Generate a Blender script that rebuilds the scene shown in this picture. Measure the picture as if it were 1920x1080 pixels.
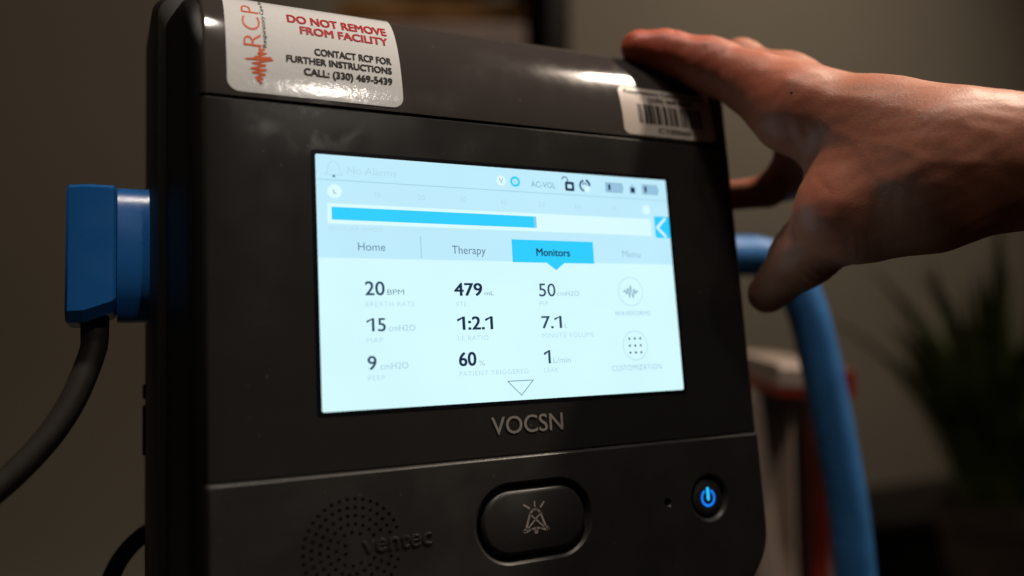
import bpy, bmesh, math, random
import numpy as np
from mathutils import Vector, Matrix
random.seed(7); np.random.seed(7)
S = bpy.context.scene
for o in list(bpy.data.objects): bpy.data.objects.remove(o)

# ------------------------------------------------------------------ camera
CAM = np.array([-0.13382444538744606, -0.2741046516640846, -0.043733961009396666])
AX = np.array([[0.902529, -0.42645, -0.059849], [-0.003965, -0.147204, 0.989098], [-0.430611, -0.892453, -0.134546]])
FPX = 1480.0
cd = bpy.data.cameras.new('camera'); cam = bpy.data.objects.new('camera', cd); S.collection.objects.link(cam)
m = Matrix.Identity(4)
for i in range(3):
    for j in range(3): m[i][j] = AX[j][i]
    m[i][3] = CAM[i]
cam.matrix_world = m
cd.sensor_width = 36.0; cd.lens = 36.0 * FPX / 1920.0
cd.clip_start = 0.01; cd.clip_end = 60
cd.dof.use_dof = True; cd.dof.focus_distance = 0.301; cd.dof.aperture_fstop = 2.8
S.camera = cam

# ------------------------------------------------------------------ world, lamps, exposure
w = bpy.data.worlds.new('World'); S.world = w; w.use_nodes = True
bg = w.node_tree.nodes['Background']; bg.inputs[0].default_value = (1.0, 0.72, 0.5, 1); bg.inputs[1].default_value = 0.019

def lamp(name, loc, target, size, energy, color, spread=180):
    ld = bpy.data.lights.new(name, 'AREA'); ld.shape = 'DISK'; ld.size = size; ld.energy = energy; ld.color = color
    ld.spread = math.radians(spread)
    o = bpy.data.objects.new(name, ld); S.collection.objects.link(o)
    o.location = loc
    d = Vector(target) - Vector(loc)
    o.rotation_euler = d.to_track_quat('-Z', 'Y').to_euler()
    return o
lamp('ceiling_lamp', (0.90, -0.45, 1.32), (0.05, 0.01, 0.05), 0.12, 2.2, (1.0, 0.82, 0.66), 48)      # downlight above the hand, seen in the shoulder
lamp('ceiling_lamp', (0.35, -1.72, 1.04), (-0.05, 0, 0.0), 0.10, 0.075, (1.0, 0.90, 0.80), 26)       # downlight behind the camera, seen in the sticker
lamp('fill_light', (-0.17, -0.52, 1.50), (0.06, -0.02, 0.05), 0.18, 1.25, (1.0, 0.87, 0.75), 56)     # fill light added above left for the hand, glints on the plug collar
lamp('fill_light', (1.75, -0.20, 2.0), (0.80, 1.25, 0.3), 0.8, 6.5, (1.0, 0.81, 0.64), 120)             # soft wall wash added to brighten the wall, not a known lamp
S.view_settings.view_transform = 'Standard'; S.view_settings.look = 'None'
S.view_settings.exposure = 0; S.view_settings.gamma = 1; S.view_settings.use_curve_mapping = False

# ------------------------------------------------------------------ photo measuring helpers
def ray(px, py):
    d = np.array([(px - 960) / FPX, -(py - 540) / FPX, -1.0])
    return d @ AX
def at(px, py, k):            # point at distance k along the optical axis
    return CAM + k * ray(px, py)
def aty(px, py, y=0.0):       # point on the plane Y = y (the ventilator's face is Y = 0)
    r = ray(px, py); return CAM + (y - CAM[1]) / r[1] * r

def lin(r, g=None, b=None):
    if g is None: r, g, b = r
    f = lambda c: (c / 255) / 12.92 if c <= 10.31 else (((c / 255) + 0.055) / 1.055) ** 2.4
    return (f(r), f(g), f(b), 1)

# ------------------------------------------------------------------ materials
def mat(name, col, rough=0.5, spec=0.5, metallic=0.0, noise=None, bump=None, rvar=None, coat=0.0):
    M = bpy.data.materials.new(name); M.use_nodes = True; nt = M.node_tree; N = nt.nodes; L = nt.links
    p = N['Principled BSDF']
    p.inputs['Base Color'].default_value = col; p.inputs['Roughness'].default_value = rough
    p.inputs['Specular IOR Level'].default_value = spec; p.inputs['Metallic'].default_value = metallic
    p.inputs['Coat Weight'].default_value = coat
    tc = N.new('ShaderNodeTexCoord')
    if noise:
        sc, amt = noise
        n = N.new('ShaderNodeTexNoise'); n.inputs['Scale'].default_value = sc; n.inputs['Detail'].default_value = 6
        L.new(tc.outputs['Object'], n.inputs['Vector'])
        r = N.new('ShaderNodeValToRGB')
        r.color_ramp.elements[0].position = 0.3; r.color_ramp.elements[1].position = 0.7
        r.color_ramp.elements[0].color = [c * (1 - amt) for c in col[:3]] + [1]
        r.color_ramp.elements[1].color = [min(1, c * (1 + amt)) for c in col[:3]] + [1]
        L.new(n.outputs['Fac'], r.inputs['Fac']); L.new(r.outputs['Color'], p.inputs['Base Color'])
    if rvar:
        sc, lo, hi = rvar
        n = N.new('ShaderNodeTexNoise'); n.inputs['Scale'].default_value = sc; n.inputs['Detail'].default_value = 8
        L.new(tc.outputs['Object'], n.inputs['Vector'])
        r = N.new('ShaderNodeMapRange'); r.inputs[1].default_value = 0.35; r.inputs[2].default_value = 0.65
        r.inputs[3].default_value = lo; r.inputs[4].default_value = hi
        L.new(n.outputs['Fac'], r.inputs[0]); L.new(r.outputs[0], p.inputs['Roughness'])
    if bump:
        sc, st, dist = bump
        n = N.new('ShaderNodeTexNoise'); n.inputs['Scale'].default_value = sc; n.inputs['Detail'].default_value = 4
        L.new(tc.outputs['Object'], n.inputs['Vector'])
        b = N.new('ShaderNodeBump'); b.inputs['Strength'].default_value = st; b.inputs['Distance'].default_value = dist
        L.new(n.outputs['Fac'], b.inputs['Height']); L.new(b.outputs['Normal'], p.inputs['Normal'])
    return M
def emis(name, rgb, gain=1.0):
    M = bpy.data.materials.new(name); M.use_nodes = True
    p = M.node_tree.nodes['Principled BSDF']
    p.inputs['Base Color'].default_value = (0.01, 0.01, 0.01, 1); p.inputs['Roughness'].default_value = 0.25
    p.inputs['Emission Color'].default_value = lin(rgb); p.inputs['Emission Strength'].default_value = gain
    p.inputs['Specular IOR Level'].default_value = 0.2
    if name in ('screen_glow_white', 'screen_header_blue'):      # uneven backlight
        N = M.node_tree.nodes; L = M.node_tree.links
        tc = N.new('ShaderNodeTexCoord'); n = N.new('ShaderNodeTexNoise'); n.inputs['Scale'].default_value = 26; n.inputs['Detail'].default_value = 2
        L.new(tc.outputs['Object'], n.inputs['Vector'])
        r = N.new('ShaderNodeMapRange'); r.inputs[1].default_value = .3; r.inputs[2].default_value = .7; r.inputs[3].default_value = .985; r.inputs[4].default_value = 1.03
        L.new(n.outputs['Fac'], r.inputs[0]); L.new(r.outputs[0], p.inputs['Emission Strength'])
    return M

def bezel_material():
    """dark glossy panel with a greasy smear (rougher film) under the sticker"""
    M = mat('glossy_dark_panel', (0.0165, 0.0163, 0.0157, 1), 0.2, 0.4)
    nt = M.node_tree; N = nt.nodes; L = nt.links; p = N['Principled BSDF']
    tc = N.new('ShaderNodeTexCoord')
    mp = N.new('ShaderNodeMapping'); c = aty(575, 232)
    s = 1 / 0.023
    mp.vector_type = 'POINT'
    mp.inputs['Location'].default_value = (-c[0] * s, 0, -c[2] * s * 1.9); mp.inputs['Scale'].default_value = (s, 0, s * 1.9)
    L.new(tc.outputs['Object'], mp.inputs['Vector'])
    ln = N.new('ShaderNodeVectorMath'); ln.operation = 'LENGTH'; L.new(mp.outputs[0], ln.inputs[0])
    fall = N.new('ShaderNodeMapRange'); fall.inputs[1].default_value = 1.0; fall.inputs[2].default_value = 0.25
    fall.inputs[3].default_value = 0; fall.inputs[4].default_value = 1; L.new(ln.outputs['Value'], fall.inputs[0])
    wv = N.new('ShaderNodeTexNoise'); wv.inputs['Scale'].default_value = 62; wv.inputs['Detail'].default_value = 5
    wv.inputs['Distortion'].default_value = 1.3; L.new(tc.outputs['Object'], wv.inputs['Vector'])
    rg = N.new('ShaderNodeMapRange'); rg.inputs[1].default_value = 0.50; rg.inputs[2].default_value = 0.66; L.new(wv.outputs['Fac'], rg.inputs[0])
    mu = N.new('ShaderNodeMath'); mu.operation = 'MULTIPLY'; L.new(fall.outputs[0], mu.inputs[0]); L.new(rg.outputs[0], mu.inputs[1])
    fine = N.new('ShaderNodeTexNoise'); fine.inputs['Scale'].default_value = 40; fine.inputs['Detail'].default_value = 8
    L.new(tc.outputs['Object'], fine.inputs['Vector'])
    r0 = N.new('ShaderNodeMapRange'); r0.inputs[1].default_value = .3; r0.inputs[2].default_value = .7
    r0.inputs[3].default_value = .16; r0.inputs[4].default_value = .3; L.new(fine.outputs['Fac'], r0.inputs[0])
    L.new(r0.outputs[0], p.inputs['Roughness'])
    # the grease film itself: a thin, rough, clear coat only where the smear is
    L.new(mu.outputs[0], p.inputs['Coat Weight']); p.inputs['Coat Roughness'].default_value = 0.34; p.inputs['Coat IOR'].default_value = 1.8
    return M

MATS = {}
MATS['bezel'] = bezel_material()
MATS['cap'] = mat('satin_dark_plastic', (0.039, 0.034, 0.0325, 1), 0.12, 0.5, rvar=(60, .08, .15), bump=(900, .02, .0003))
MATS['panel'] = mat('matt_dark_plastic', (0.0160, 0.0153, 0.0146, 1), 0.40, 0.45, rvar=(50, .36, .5), bump=(1800, .08, .0003))
def dust(M, scale, thr, bright):
    """sparse pale dust specks, each a spot with its own place"""
    nt = M.node_tree; N = nt.nodes; L = nt.links; p = N['Principled BSDF']
    tc = N.new('ShaderNodeTexCoord'); v = N.new('ShaderNodeTexVoronoi'); v.inputs['Scale'].default_value = scale; L.new(tc.outputs['Object'], v.inputs['Vector'])
    sp = N.new('ShaderNodeSeparateColor'); L.new(v.outputs['Color'], sp.inputs[0])
    sel = N.new('ShaderNodeMath'); sel.operation = 'GREATER_THAN'; L.new(sp.outputs[0], sel.inputs[0]); sel.inputs[1].default_value = thr
    ds = N.new('ShaderNodeMapRange'); ds.inputs[1].default_value = .16; ds.inputs[2].default_value = .04; L.new(v.outputs['Distance'], ds.inputs[0])
    mu = N.new('ShaderNodeMath'); mu.operation = 'MULTIPLY'; L.new(sel.outputs[0], mu.inputs[0]); L.new(ds.outputs[0], mu.inputs[1])
    mx = N.new('ShaderNodeMix'); mx.data_type = 'RGBA'; L.new(mu.outputs[0], mx.inputs[0])
    mx.inputs[6].default_value = p.inputs['Base Color'].default_value[:]; mx.inputs[7].default_value = bright
    L.new(mx.outputs[2], p.inputs['Base Color'])
dust(MATS['cap'], 260, .93, (.20, .18, .16, 1)); dust(MATS['bezel'], 330, .96, (.085, .08, .075, 1)); dust(MATS['panel'], 420, .95, (.07, .065, .06, 1))
MATS['black'] = mat('black_plastic', (0.004, 0.004, 0.004, 1), 0.5, 0.2, bump=(1500, .1, .0003))
MATS['rear'] = mat('charcoal_plastic', (0.010, 0.009, 0.008, 1), 0.5, 0.25, bump=(1500, .1, .0003))
MATS['paper'] = mat('glossy_white_sticker', (0.54, 0.56, 0.575, 1), 0.12, 0.5, bump=(420, .14, .0005), noise=(30, .04))
MATS['paper2'] = mat('white_barcode_sticker', (0.42, 0.37, 0.33, 1), 0.35, 0.4, noise=(60, .06))
MATS['red_ink'] = mat('red_ink', (0.33, 0.008, 0.014, 1), 0.4, 0.2)
MATS['black_ink'] = mat('black_ink', (0.008, 0.007, 0.007, 1), 0.4, 0.2)
MATS['orange_ink'] = mat('orange_ink', (0.50, 0.085, 0.02, 1), 0.4, 0.2)
MATS['grey_ink'] = mat('grey_print', (0.18, 0.165, 0.155, 1), 0.5)
MATS['icon_ink'] = mat('worn_grey_print', (0.24, 0.21, 0.19, 1), 0.5, noise=(300, .4))
MATS['blue'] = mat('blue_plastic', (0.017, 0.165, 0.53, 1), 0.22, 0.5, bump=(1200, .08, .0003), rvar=(80, .22, .36))
MATS['hose'] = mat('blue_hose_plastic', (0.040, 0.17, 0.43, 1), 0.4, 0.4, noise=(40, .15))
MATS['cable'] = mat('grey_cable_rubber', (0.038, 0.032, 0.027, 1), 0.55, 0.3, noise=(120, .12), bump=(900, .2, .0005))
MATS['wall'] = mat('beige_wall_paint', (0.36, 0.335, 0.278, 1), 0.9, 0.1, noise=(1.5, .05), bump=(120, .15, .002))
MATS['wood'] = mat('orange_wood', (0.80, 0.44, 0.19, 1), 0.5, 0.3, noise=(9, .4))
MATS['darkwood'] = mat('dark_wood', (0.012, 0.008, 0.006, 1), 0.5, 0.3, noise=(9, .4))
MATS['pale'] = mat('pale_plastic', (0.38, 0.305, 0.255, 1), 0.5, 0.3, noise=(8, .08))
MATS['papers'] = mat('grey_papers', (0.72, 0.60, 0.56, 1), 0.7, 0.2, noise=(30, .1))
MATS['redp'] = mat('red_plastic', (0.30, 0.033, 0.02, 1), 0.45, 0.3, noise=(20, .15))
MATS['leaf'] = mat('dark_green_leaf', (0.12, 0.165, 0.05, 1), 0.5, 0.3, noise=(14, .6))
MATS['pot'] = mat('brown_pot', (0.14, 0.10, 0.09, 1), 0.5, 0.3, noise=(20, .25))
MATS['table'] = mat('dark_table_top', (0.02, 0.017, 0.014, 1), 0.5, 0.3, noise=(12, .3))
MATS['floor'] = mat('dark_carpet', (0.05, 0.042, 0.035, 1), 0.9, 0.1, noise=(40, .3))

# ------------------------------------------------------------------ object helpers
COL = S.collection
def empty(name, loc, label, cat, group=None):
    o = bpy.data.objects.new(name, None); COL.objects.link(o); o.location = loc; o.empty_display_size = 0.02
    o['label'] = label; o['category'] = cat
    if group: o['group'] = group
    return o
def link(name, me, material, parent=None, sharp=35):
    me.name = name
    o = bpy.data.objects.new(name, me); COL.objects.link(o)
    if material: me.materials.clear(); me.materials.append(material)
    if sharp:
        me.shade_smooth(); me.set_sharp_from_angle(angle=math.radians(sharp))
    if parent:
        o.parent = parent
        pm = parent.matrix_basis.copy()
        if parent.parent: pm = parent.parent.matrix_basis @ parent.matrix_parent_inverse @ pm
        o.matrix_parent_inverse = pm.inverted()
    return o
def tag(o, label, cat=None, group=None, kind=None):
    if label: o['label'] = label
    if cat: o['category'] = cat
    if group: o['group'] = group
    if kind: o['kind'] = kind
    return o
def mesh_py(name, verts, faces):
    me = bpy.data.meshes.new(name); me.from_pydata([tuple(map(float, v)) for v in verts], [], faces); me.update(); return me
def fix(me):
    bm = bmesh.new(); bm.from_mesh(me); bmesh.ops.recalc_face_normals(bm, faces=bm.faces); bm.to_mesh(me); bm.free(); return me
def loft(name, rings, cap0=True, cap1=True, closed=True):
    n = len(rings[0]); V = [p for r in rings for p in r]; F = []
    for i in range(len(rings) - 1):
        for j in range(n if closed else n - 1):
            a = i * n + j; b = i * n + (j + 1) % n
            F.append((a, b, b + n, a + n))
    if cap0: F.append(tuple(range(n - 1, -1, -1)))
    if cap1: F.append(tuple(range((len(rings) - 1) * n, len(rings) * n)))
    return fix(mesh_py(name, V, F))
def rrect(xl, xr, zb, zt, rbl, rbr, rtr, rtl, n=8):
    """rounded rectangle in the XZ plane, list of (x, z)"""
    out = []
    for (cx, cz, r, a0) in ((xl + rbl, zb + rbl, rbl, 180), (xr - rbr, zb + rbr, rbr, 270), (xr - rtr, zt - rtr, rtr, 0), (xl + rtl, zt - rtl, rtl, 90)):
        for i in range(n + 1):
            a = math.radians(a0 + 90 * i / n); out.append((cx + r * math.cos(a), cz + r * math.sin(a)))
    return out
def tube(name, pts, rad, seg=20, sub=10, ripple=None, caps=True):
    """smooth tube through points (Catmull-Rom)"""
    P = [np.array(p, float) for p in pts]
    P = [2 * P[0] - P[1]] + P + [2 * P[-1] - P[-2]]
    R = rad if isinstance(rad, (list, tuple)) else [rad] * len(pts)
    R = [R[0]] + list(R) + [R[-1]]
    C = []; RR = []
    for i in range(1, len(P) - 2):
        for k in range(sub):
            t = k / sub; a, b, c, d = P[i - 1], P[i], P[i + 1], P[i + 2]
            C.append(.5 * (2 * b + (c - a) * t + (2 * a - 5 * b + 4 * c - d) * t * t + (3 * b - a - 3 * c + d) * t ** 3))
            RR.append(R[i] * (1 - t) + R[i + 1] * t)
    C.append(P[-2]); RR.append(R[-2])
    rings = []; up = np.array([0.13, 0.3, 0.95]); s = 0
    T0 = C[1] - C[0]; T0 /= np.linalg.norm(T0); nrm = np.cross(T0, up); nrm /= np.linalg.norm(nrm)
    for i, c in enumerate(C):
        T = C[min(i + 1, len(C) - 1)] - C[max(i - 1, 0)]; T /= np.linalg.norm(T)
        nrm = nrm - T * nrm.dot(T); nrm /= np.linalg.norm(nrm); bn = np.cross(T, nrm)
        if i: s += np.linalg.norm(c - C[i - 1])
        r = RR[i] * (1 + (ripple[1] * math.sin(2 * math.pi * s / ripple[0]) if ripple else 0))
        rings.append([c + r * (math.cos(a) * nrm + math.sin(a) * bn) for a in np.linspace(0, 2 * math.pi, seg, endpoint=False)])
    return loft(name, rings, caps, caps)
def beam(name, A, B, wid, dep, bev=0.15, face=None):
    """square bar from A to B; wid across the view, dep away from it"""
    A = np.array(A, float); B = np.array(B, float); T = B - A; T /= np.linalg.norm(T)
    f = ray(960, 540) if face is None else np.array(face, float); f = f - T * f.dot(T); f /= np.linalg.norm(f); sd = np.cross(T, f)
    rings = []
    c = min(wid, dep) * bev
    prof = [(-wid / 2 + c, -dep / 2), (wid / 2 - c, -dep / 2), (wid / 2, -dep / 2 + c), (wid / 2, dep / 2 - c), (wid / 2 - c, dep / 2), (-wid / 2 + c, dep / 2), (-wid / 2, dep / 2 - c), (-wid / 2, -dep / 2 + c)]
    for p in (A, B): rings.append([p + sd * a + f * b for a, b in prof])
    return loft(name, rings)
def boxmesh(name, x0, x1, y0, y1, z0, z1, bev=0.0):
    bm = bmesh.new(); bmesh.ops.create_cube(bm, size=1)
    for v in bm.verts: v.co = ((x0 + x1) / 2 + v.co.x * (x1 - x0), (y0 + y1) / 2 + v.co.y * (y1 - y0), (z0 + z1) / 2 + v.co.z * (z1 - z0))
    if bev: bmesh.ops.bevel(bm, geom=bm.edges[:], offset=bev, segments=3, profile=.5, affect='EDGES')
    me = bpy.data.meshes.new(name); bm.to_mesh(me); bm.free(); return me
def join_meshes(name, mes):
    bm = bmesh.new()
    for me in mes: bm.from_mesh(me)
    out = bpy.data.meshes.new(name); bm.to_mesh(out); bm.free()
    return out
def evaluated(o):
    dg = bpy.context.evaluated_depsgraph_get(); dg.update()
    return bpy.data.meshes.new_from_object(o.evaluated_get(dg))

# ---- text
_cap = {}
def text_raw(body, bold=0.0, spacing=1.0):
    cu = bpy.data.curves.new('t', 'FONT'); cu.body = body; cu.size = 1.0; cu.offset = bold; cu.space_character = spacing
    cu.resolution_u = 4; cu.fill_mode = 'FRONT'
    o = bpy.data.objects.new('t', cu); COL.objects.link(o)
    me = evaluated(o)
    bpy.data.objects.remove(o); bpy.data.curves.remove(cu)
    V = np.array([v.co[:] for v in me.vertices]); F = [tuple(p.vertices) for p in me.polygons]
    bpy.data.meshes.remove(me)
    return V, F
def one_glyph(bold):
    """numeral one with a flag, as on the screen"""
    w_ = .105 + 2 * bold; x = .30
    V = [(x, 0), (x + w_, 0), (x + w_, CAPH), (x, CAPH), (.03, CAPH * .80 - w_ * .9), (x + w_ * .3, CAPH - w_ * .35), (x + w_ * .6, CAPH), (.03, CAPH * .80)]
    return np.array([(a, b, 0) for a, b in V]), [(0, 1, 2, 3), (4, 5, 6, 7)], .56
CAPH = None
def text_run(body, bold, spacing):
    """lay the text out, swapping every numeral one for the flagged glyph"""
    if '1' not in body: return text_raw(body, bold, spacing)
    x = 0.0; VV = []; FF = []; n = 0
    import re
    for part in re.split('(1)', body):
        if not part: continue
        if part == '1': V, F, adv = one_glyph(bold); V = V.copy()
        else:
            V, F = text_raw(part, bold, spacing); V[:, 0] -= V[:, 0].min(); adv = V[:, 0].max() + .09; 
        V[:, 0] += x + (.04 if part != '1' else 0); x += adv
        VV.append(V); FF += [tuple(i + n for i in f) for f in F]; n += len(V)
    return np.concatenate(VV), FF
def text_norm(body, bold=0.0, spacing=1.0):
    """x 0..1 over the width, y in cap heights above the baseline"""
    global CAPH
    if CAPH is None:
        v, _ = text_raw('H'); CAPH = v[:, 1].max()
    V, F = text_run(body, bold, spacing)
    x0, x1 = V[:, 0].min(), V[:, 0].max()
    return np.c_[(V[:, 0] - x0) / (x1 - x0), V[:, 1] / CAPH], F, (x1 - x0) / CAPH

class Sheet:
    """collects flat outlines and letters lying on one surface; map(u, v, lift) -> xyz"""
    def __init__(self, fmap): self.V = []; self.F = []; self.fmap = fmap
    def poly(self, pts, lift=0.0):
        i = len(self.V); self.V += [(p[0], p[1], lift) for p in pts]; self.F.append(tuple(range(i, i + len(pts))))
    def raw(self, V, F, lift=0.0):
        i = len(self.V); self.V += [(v[0], v[1], lift) for v in V]; self.F += [tuple(k + i for k in f) for f in F]
    def text(self, body, u0, u1, v0, v1, bold=0.0, spacing=1.0, lift=0.0, rot=False):
        V, F, wr = text_norm(body, min(bold, 0), spacing)
        if bold > 0:                       # heavier strokes: shifted copies, each a hair above the last
            q = bold * 2.0 / CAPH; Vb = []; Fb = []
            for n_, (dx, dy) in enumerate(((-.5, .3), (.5, -.3), (-.5, -.3), (.5, .3))):
                W_ = V.copy(); W_[:, 0] = W_[:, 0] * (1 - q / wr) + (dx + .5) * q / wr; W_[:, 1] = W_[:, 1] * (1 - q * .6) + (dy + .3) * q
                i = len(self.V)
                U = np.c_[u1 + (u0 - u1) * W_[:, 1], v0 + (v1 - v0) * W_[:, 0]] if rot else np.c_[u0 + (u1 - u0) * W_[:, 0], v0 + (v1 - v0) * W_[:, 1]]
                self.raw(U, F, lift + n_ * 1.5e-5)
            return
        if rot: W = np.c_[u1 + (u0 - u1) * V[:, 1], v0 + (v1 - v0) * V[:, 0]]   # reads upwards, baseline at u1
        else: W = np.c_[u0 + (u1 - u0) * V[:, 0], v0 + (v1 - v0) * V[:, 1]]
        self.raw(W, F, lift)
    def line(self, pts, wd, closed=False, lift=0.0):
        P = [np.array(p, float) for p in pts]
        if closed: P.append(P[0])
        for a, b in zip(P[:-1], P[1:]):
            d = b - a; l = np.linalg.norm(d)
            if l < 1e-9: continue
            d /= l; n = np.array([-d[1], d[0]]) * wd / 2; e = d * wd * .25
            self.poly([a - n - e, b - n + e, b + n + e, a + n - e], lift)
    def ring(self, c, r, wd, a0=0, a1=360, n=28, lift=0.0, sx=1.0):
        A = [math.radians(a0 + (a1 - a0) * i / n) for i in range(n + 1)]
        for a, b in zip(A[:-1], A[1:]):
            q = lambda an, rr: (c[0] + rr * math.cos(an) * sx, c[1] + rr * math.sin(an))
            self.poly([q(a, r - wd / 2), q(a, r + wd / 2), q(b, r + wd / 2), q(b, r - wd / 2)], lift)
    def disc(self, c, r, n=24, lift=0.0):
        self.poly([(c[0] + r * math.cos(2 * math.pi * i / n), c[1] + r * math.sin(2 * math.pi * i / n)) for i in range(n)], lift)
    def build(self, name, material, parent, slices=None):
        bm = bmesh.new()
        vs = [bm.verts.new(v) for v in self.V]
        for f in self.F:
            try: bm.faces.new([vs[i] for i in f])
            except ValueError: pass
        if slices:
            lo = min(v[1] for v in self.V); hi = max(v[1] for v in self.V); k = lo + slices
            while k < hi:
                bmesh.ops.bisect_plane(bm, geom=bm.verts[:] + bm.edges[:] + bm.faces[:], plane_co=(0, k, 0), plane_no=(0, 1, 0)); k += slices
        for v in bm.verts: v.co = self.fmap(v.co.x, v.co.y, v.co.z)
        me = bpy.data.meshes.new(name); bm.to_mesh(me); bm.free()
        return link(name, me, material, parent, sharp=None)

# ================================================================== THE ROOM BEHIND
def plane_obj(name, pts, material):
    o = link(name, mesh_py(name, pts, [(0, 1, 2, 3)]), material, None, None); o['kind'] = 'structure'; return o
WY = 1.25
tag(link('wall', boxmesh('wall', -4, 5, WY, WY + .12, -1.25, 2.2), MATS['wall'], None, None), 'plain beige painted wall behind the ventilator, out of focus', 'wall')
plane_obj('floor', [(-4, -3, -1.25), (5, -3, -1.25), (5, WY, -1.25), (-4, WY, -1.25)], MATS['floor'])

# pedestal stand the ventilator is mounted on (below the picture)
TZ = -0.135
tb = empty('stand', (0, 0.05, -1.25), 'dark pedestal stand under the ventilator, below the picture', 'stand')
link('top_plate', boxmesh('top_plate', -0.10, 0.10, 0.004, 0.13, TZ - .02, TZ - .0005, .003), MATS['black'], tb)
link('pole', tube('pole', [(0, .07, TZ - .021), (0, .07, -1.21)], .02, 20, 4), MATS['black'], tb)
link('base', boxmesh('base', -0.25, 0.25, -.12, .26, -1.25, -1.212, .01), MATS['black'], tb)

# ================================================================== VENTILATOR
vent = empty('ventilator', (0, 0, TZ), 'dark grey medical ventilator with a lit touchscreen, stickers and round speaker grille', 'ventilator')
HW, BX, BY = 0.112, 0.0022, 0.0022       # half width of the flat face, bevel size
ZS, CA, CB = 0.0645, 0.025, 0.0468     # top seam height, shoulder ellipse depth and height
ZL = -0.0660
def bevx():
    out = [(-HW - BX * math.sin(a), BY * (1 - math.cos(a))) for a in np.radians([90, 75, 60, 45, 30, 15])]
    out += [(x, 0.0) for x in np.linspace(-HW, HW, 25)]
    return out + [(-x, y) for x, y in out[:6][::-1]]
# arc length table of the shoulder profile
TH = np.linspace(0, math.pi / 2, 200)
PY, PZ = CA * (1 - np.cos(TH)), ZS + CB * np.sin(TH)
SL = np.r_[0, np.cumsum(np.hypot(np.diff(PY), np.diff(PZ)))]
def prof(s):
    """shoulder profile: arc length -> (y, z, ny, nz)"""
    if s > SL[-1]: return CA + (s - SL[-1]), ZS + CB, 0.0, 1.0
    if s < 0: return 0.0, ZS + s, -1.0, 0.0
    t = np.interp(s, SL, TH); ny, nz = -math.cos(t) / CA, math.sin(t) / CB; l = math.hypot(ny, nz)
    return CA * (1 - math.cos(t)), ZS + CB * math.sin(t), ny / l, nz / l
def capmap(x, s, lift):
    y, z, ny, nz = prof(s); return (x, y + ny * lift, z + nz * lift)
def oncap(px, py):
    """photo pixel on the shoulder -> (x, arc length)"""
    r = ray(px, py); best = None
    for i in range(len(TH)):
        k = (PY[i] - CAM[1]) / r[1]; e = abs(CAM[2] + k * r[2] - PZ[i])
        if best is None or e < best[0] - 1e-7: best = (e, CAM[0] + k * r[0], SL[i])
        elif e > best[0] + .003: break
    return best[1], best[2]

# shoulder / top cap
rings = []
ss = [0.0] + list(np.linspace(.0004, SL[-1], 28)) + [SL[-1] + .012]
for x, b in bevx():
    rings.append([(x, prof(s)[0] - prof(s)[2] * b, prof(s)[1] - prof(s)[3] * b) for s in ss])
me = loft('top_cap', rings, False, False, closed=False)
cap = link('top_cap', me, MATS['cap'], vent, 50)
bm = bmesh.new(); bm.from_mesh(me)
for f in bm.faces:
    pass
bm.free()
# glossy front panel between the seams
rings = [[(x, b + e, z) for z, e in ((ZL - .004, .0016), (ZL - .0004, .0010), (ZL + .0001, 0.0002), (ZL + .0004, 0), (0, 0), (ZS - .0017, 0), (ZS - .0010, .0005), (ZS - .0008, .004))] for x, b in bevx()]
link('front_panel', loft('front_panel', rings, False, False, closed=False), MATS['bezel'], vent, 30)
# dark groove floor behind the top seam
link('seam_groove', boxmesh('seam_groove', -HW - .001, HW + .001, .0022, .006, ZS - .004, ZS + .002), MATS['black'], vent, None)

# lower panel: proud of the front panel, rounded at the bottom, with real recesses
ZB = TZ
def lp_ring(ins, top, y): return [(x, y, z) for x, z in rrect(-HW - BX + ins, HW + BX - ins, ZB + .003 + ins, ZL - top, .026 - ins * .8, .026 - ins * .8, .0012, .0012, 10)]
PR = -0.0013
rg = [lp_ring(BX + .0005, .0016, .004)]
rg = []
for a in np.radians([90, 75, 60, 45, 30, 15, 0]):
    q = BX * (1 - math.sin(a)); rg.append(lp_ring(BX * (1 - math.sin(a)), .0014 * (1 - math.sin(a)) , PR + (BY - PR) * (1 - math.cos(a)) ** 1.0))
rg = [[(p[0], .0060, p[2]) for p in rg[0]]] + rg
lower_me = loft('lower_panel', rg)
lower = link('lower_panel', lower_me, MATS['panel'], None, None)
def cutter_loft(loops): return loft('cut', loops)
def pill(cx, cz, hw, r, y, n=14):
    return [(cx + sx, y, cz + sz) for sx, sz in rrect(-hw, hw, -r, r, r - 1e-5, r - 1e-5, r - 1e-5, r - 1e-5, n)]
BTN = (0.0019, -0.0906); PWR = (0.0838, -0.0912); HOL = (0.0624, -0.0908); SPK = (-0.0675, -0.0918)
cuts = []
cuts.append(loft('c', [pill(*BTN, .0252, .0152, PR - .003), pill(*BTN, .0252, .0152, PR - .0001), pill(*BTN, .0246, .0146, PR + .0004), pill(*BTN, .0237, .0137, PR + .0015), pill(*BTN, .0228, .0128, PR + .0032), pill(*BTN, .0222, .0122, PR + .0045)]))
def circ(cx, cz, r, y, n=40): return [(cx + r * math.cos(2 * math.pi * i / n), y, cz + r * math.sin(2 * math.pi * i / n)) for i in range(n)]
cuts.append(loft('c', [circ(*PWR, .0104, PR - .003), circ(*PWR, .0104, PR - .0001), circ(*PWR, .0094, PR + .0004), circ(*PWR, .0083, PR + .0018), circ(*PWR, .0080, PR + .0042)]))
cuts.append(loft('c', [circ(*HOL, .0021, PR - .002, 20), circ(*HOL, .0019, PR - .00005, 20), circ(*HOL, .0012, PR + .0007, 20), circ(*HOL, .0010, PR + .004, 20)]))
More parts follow.
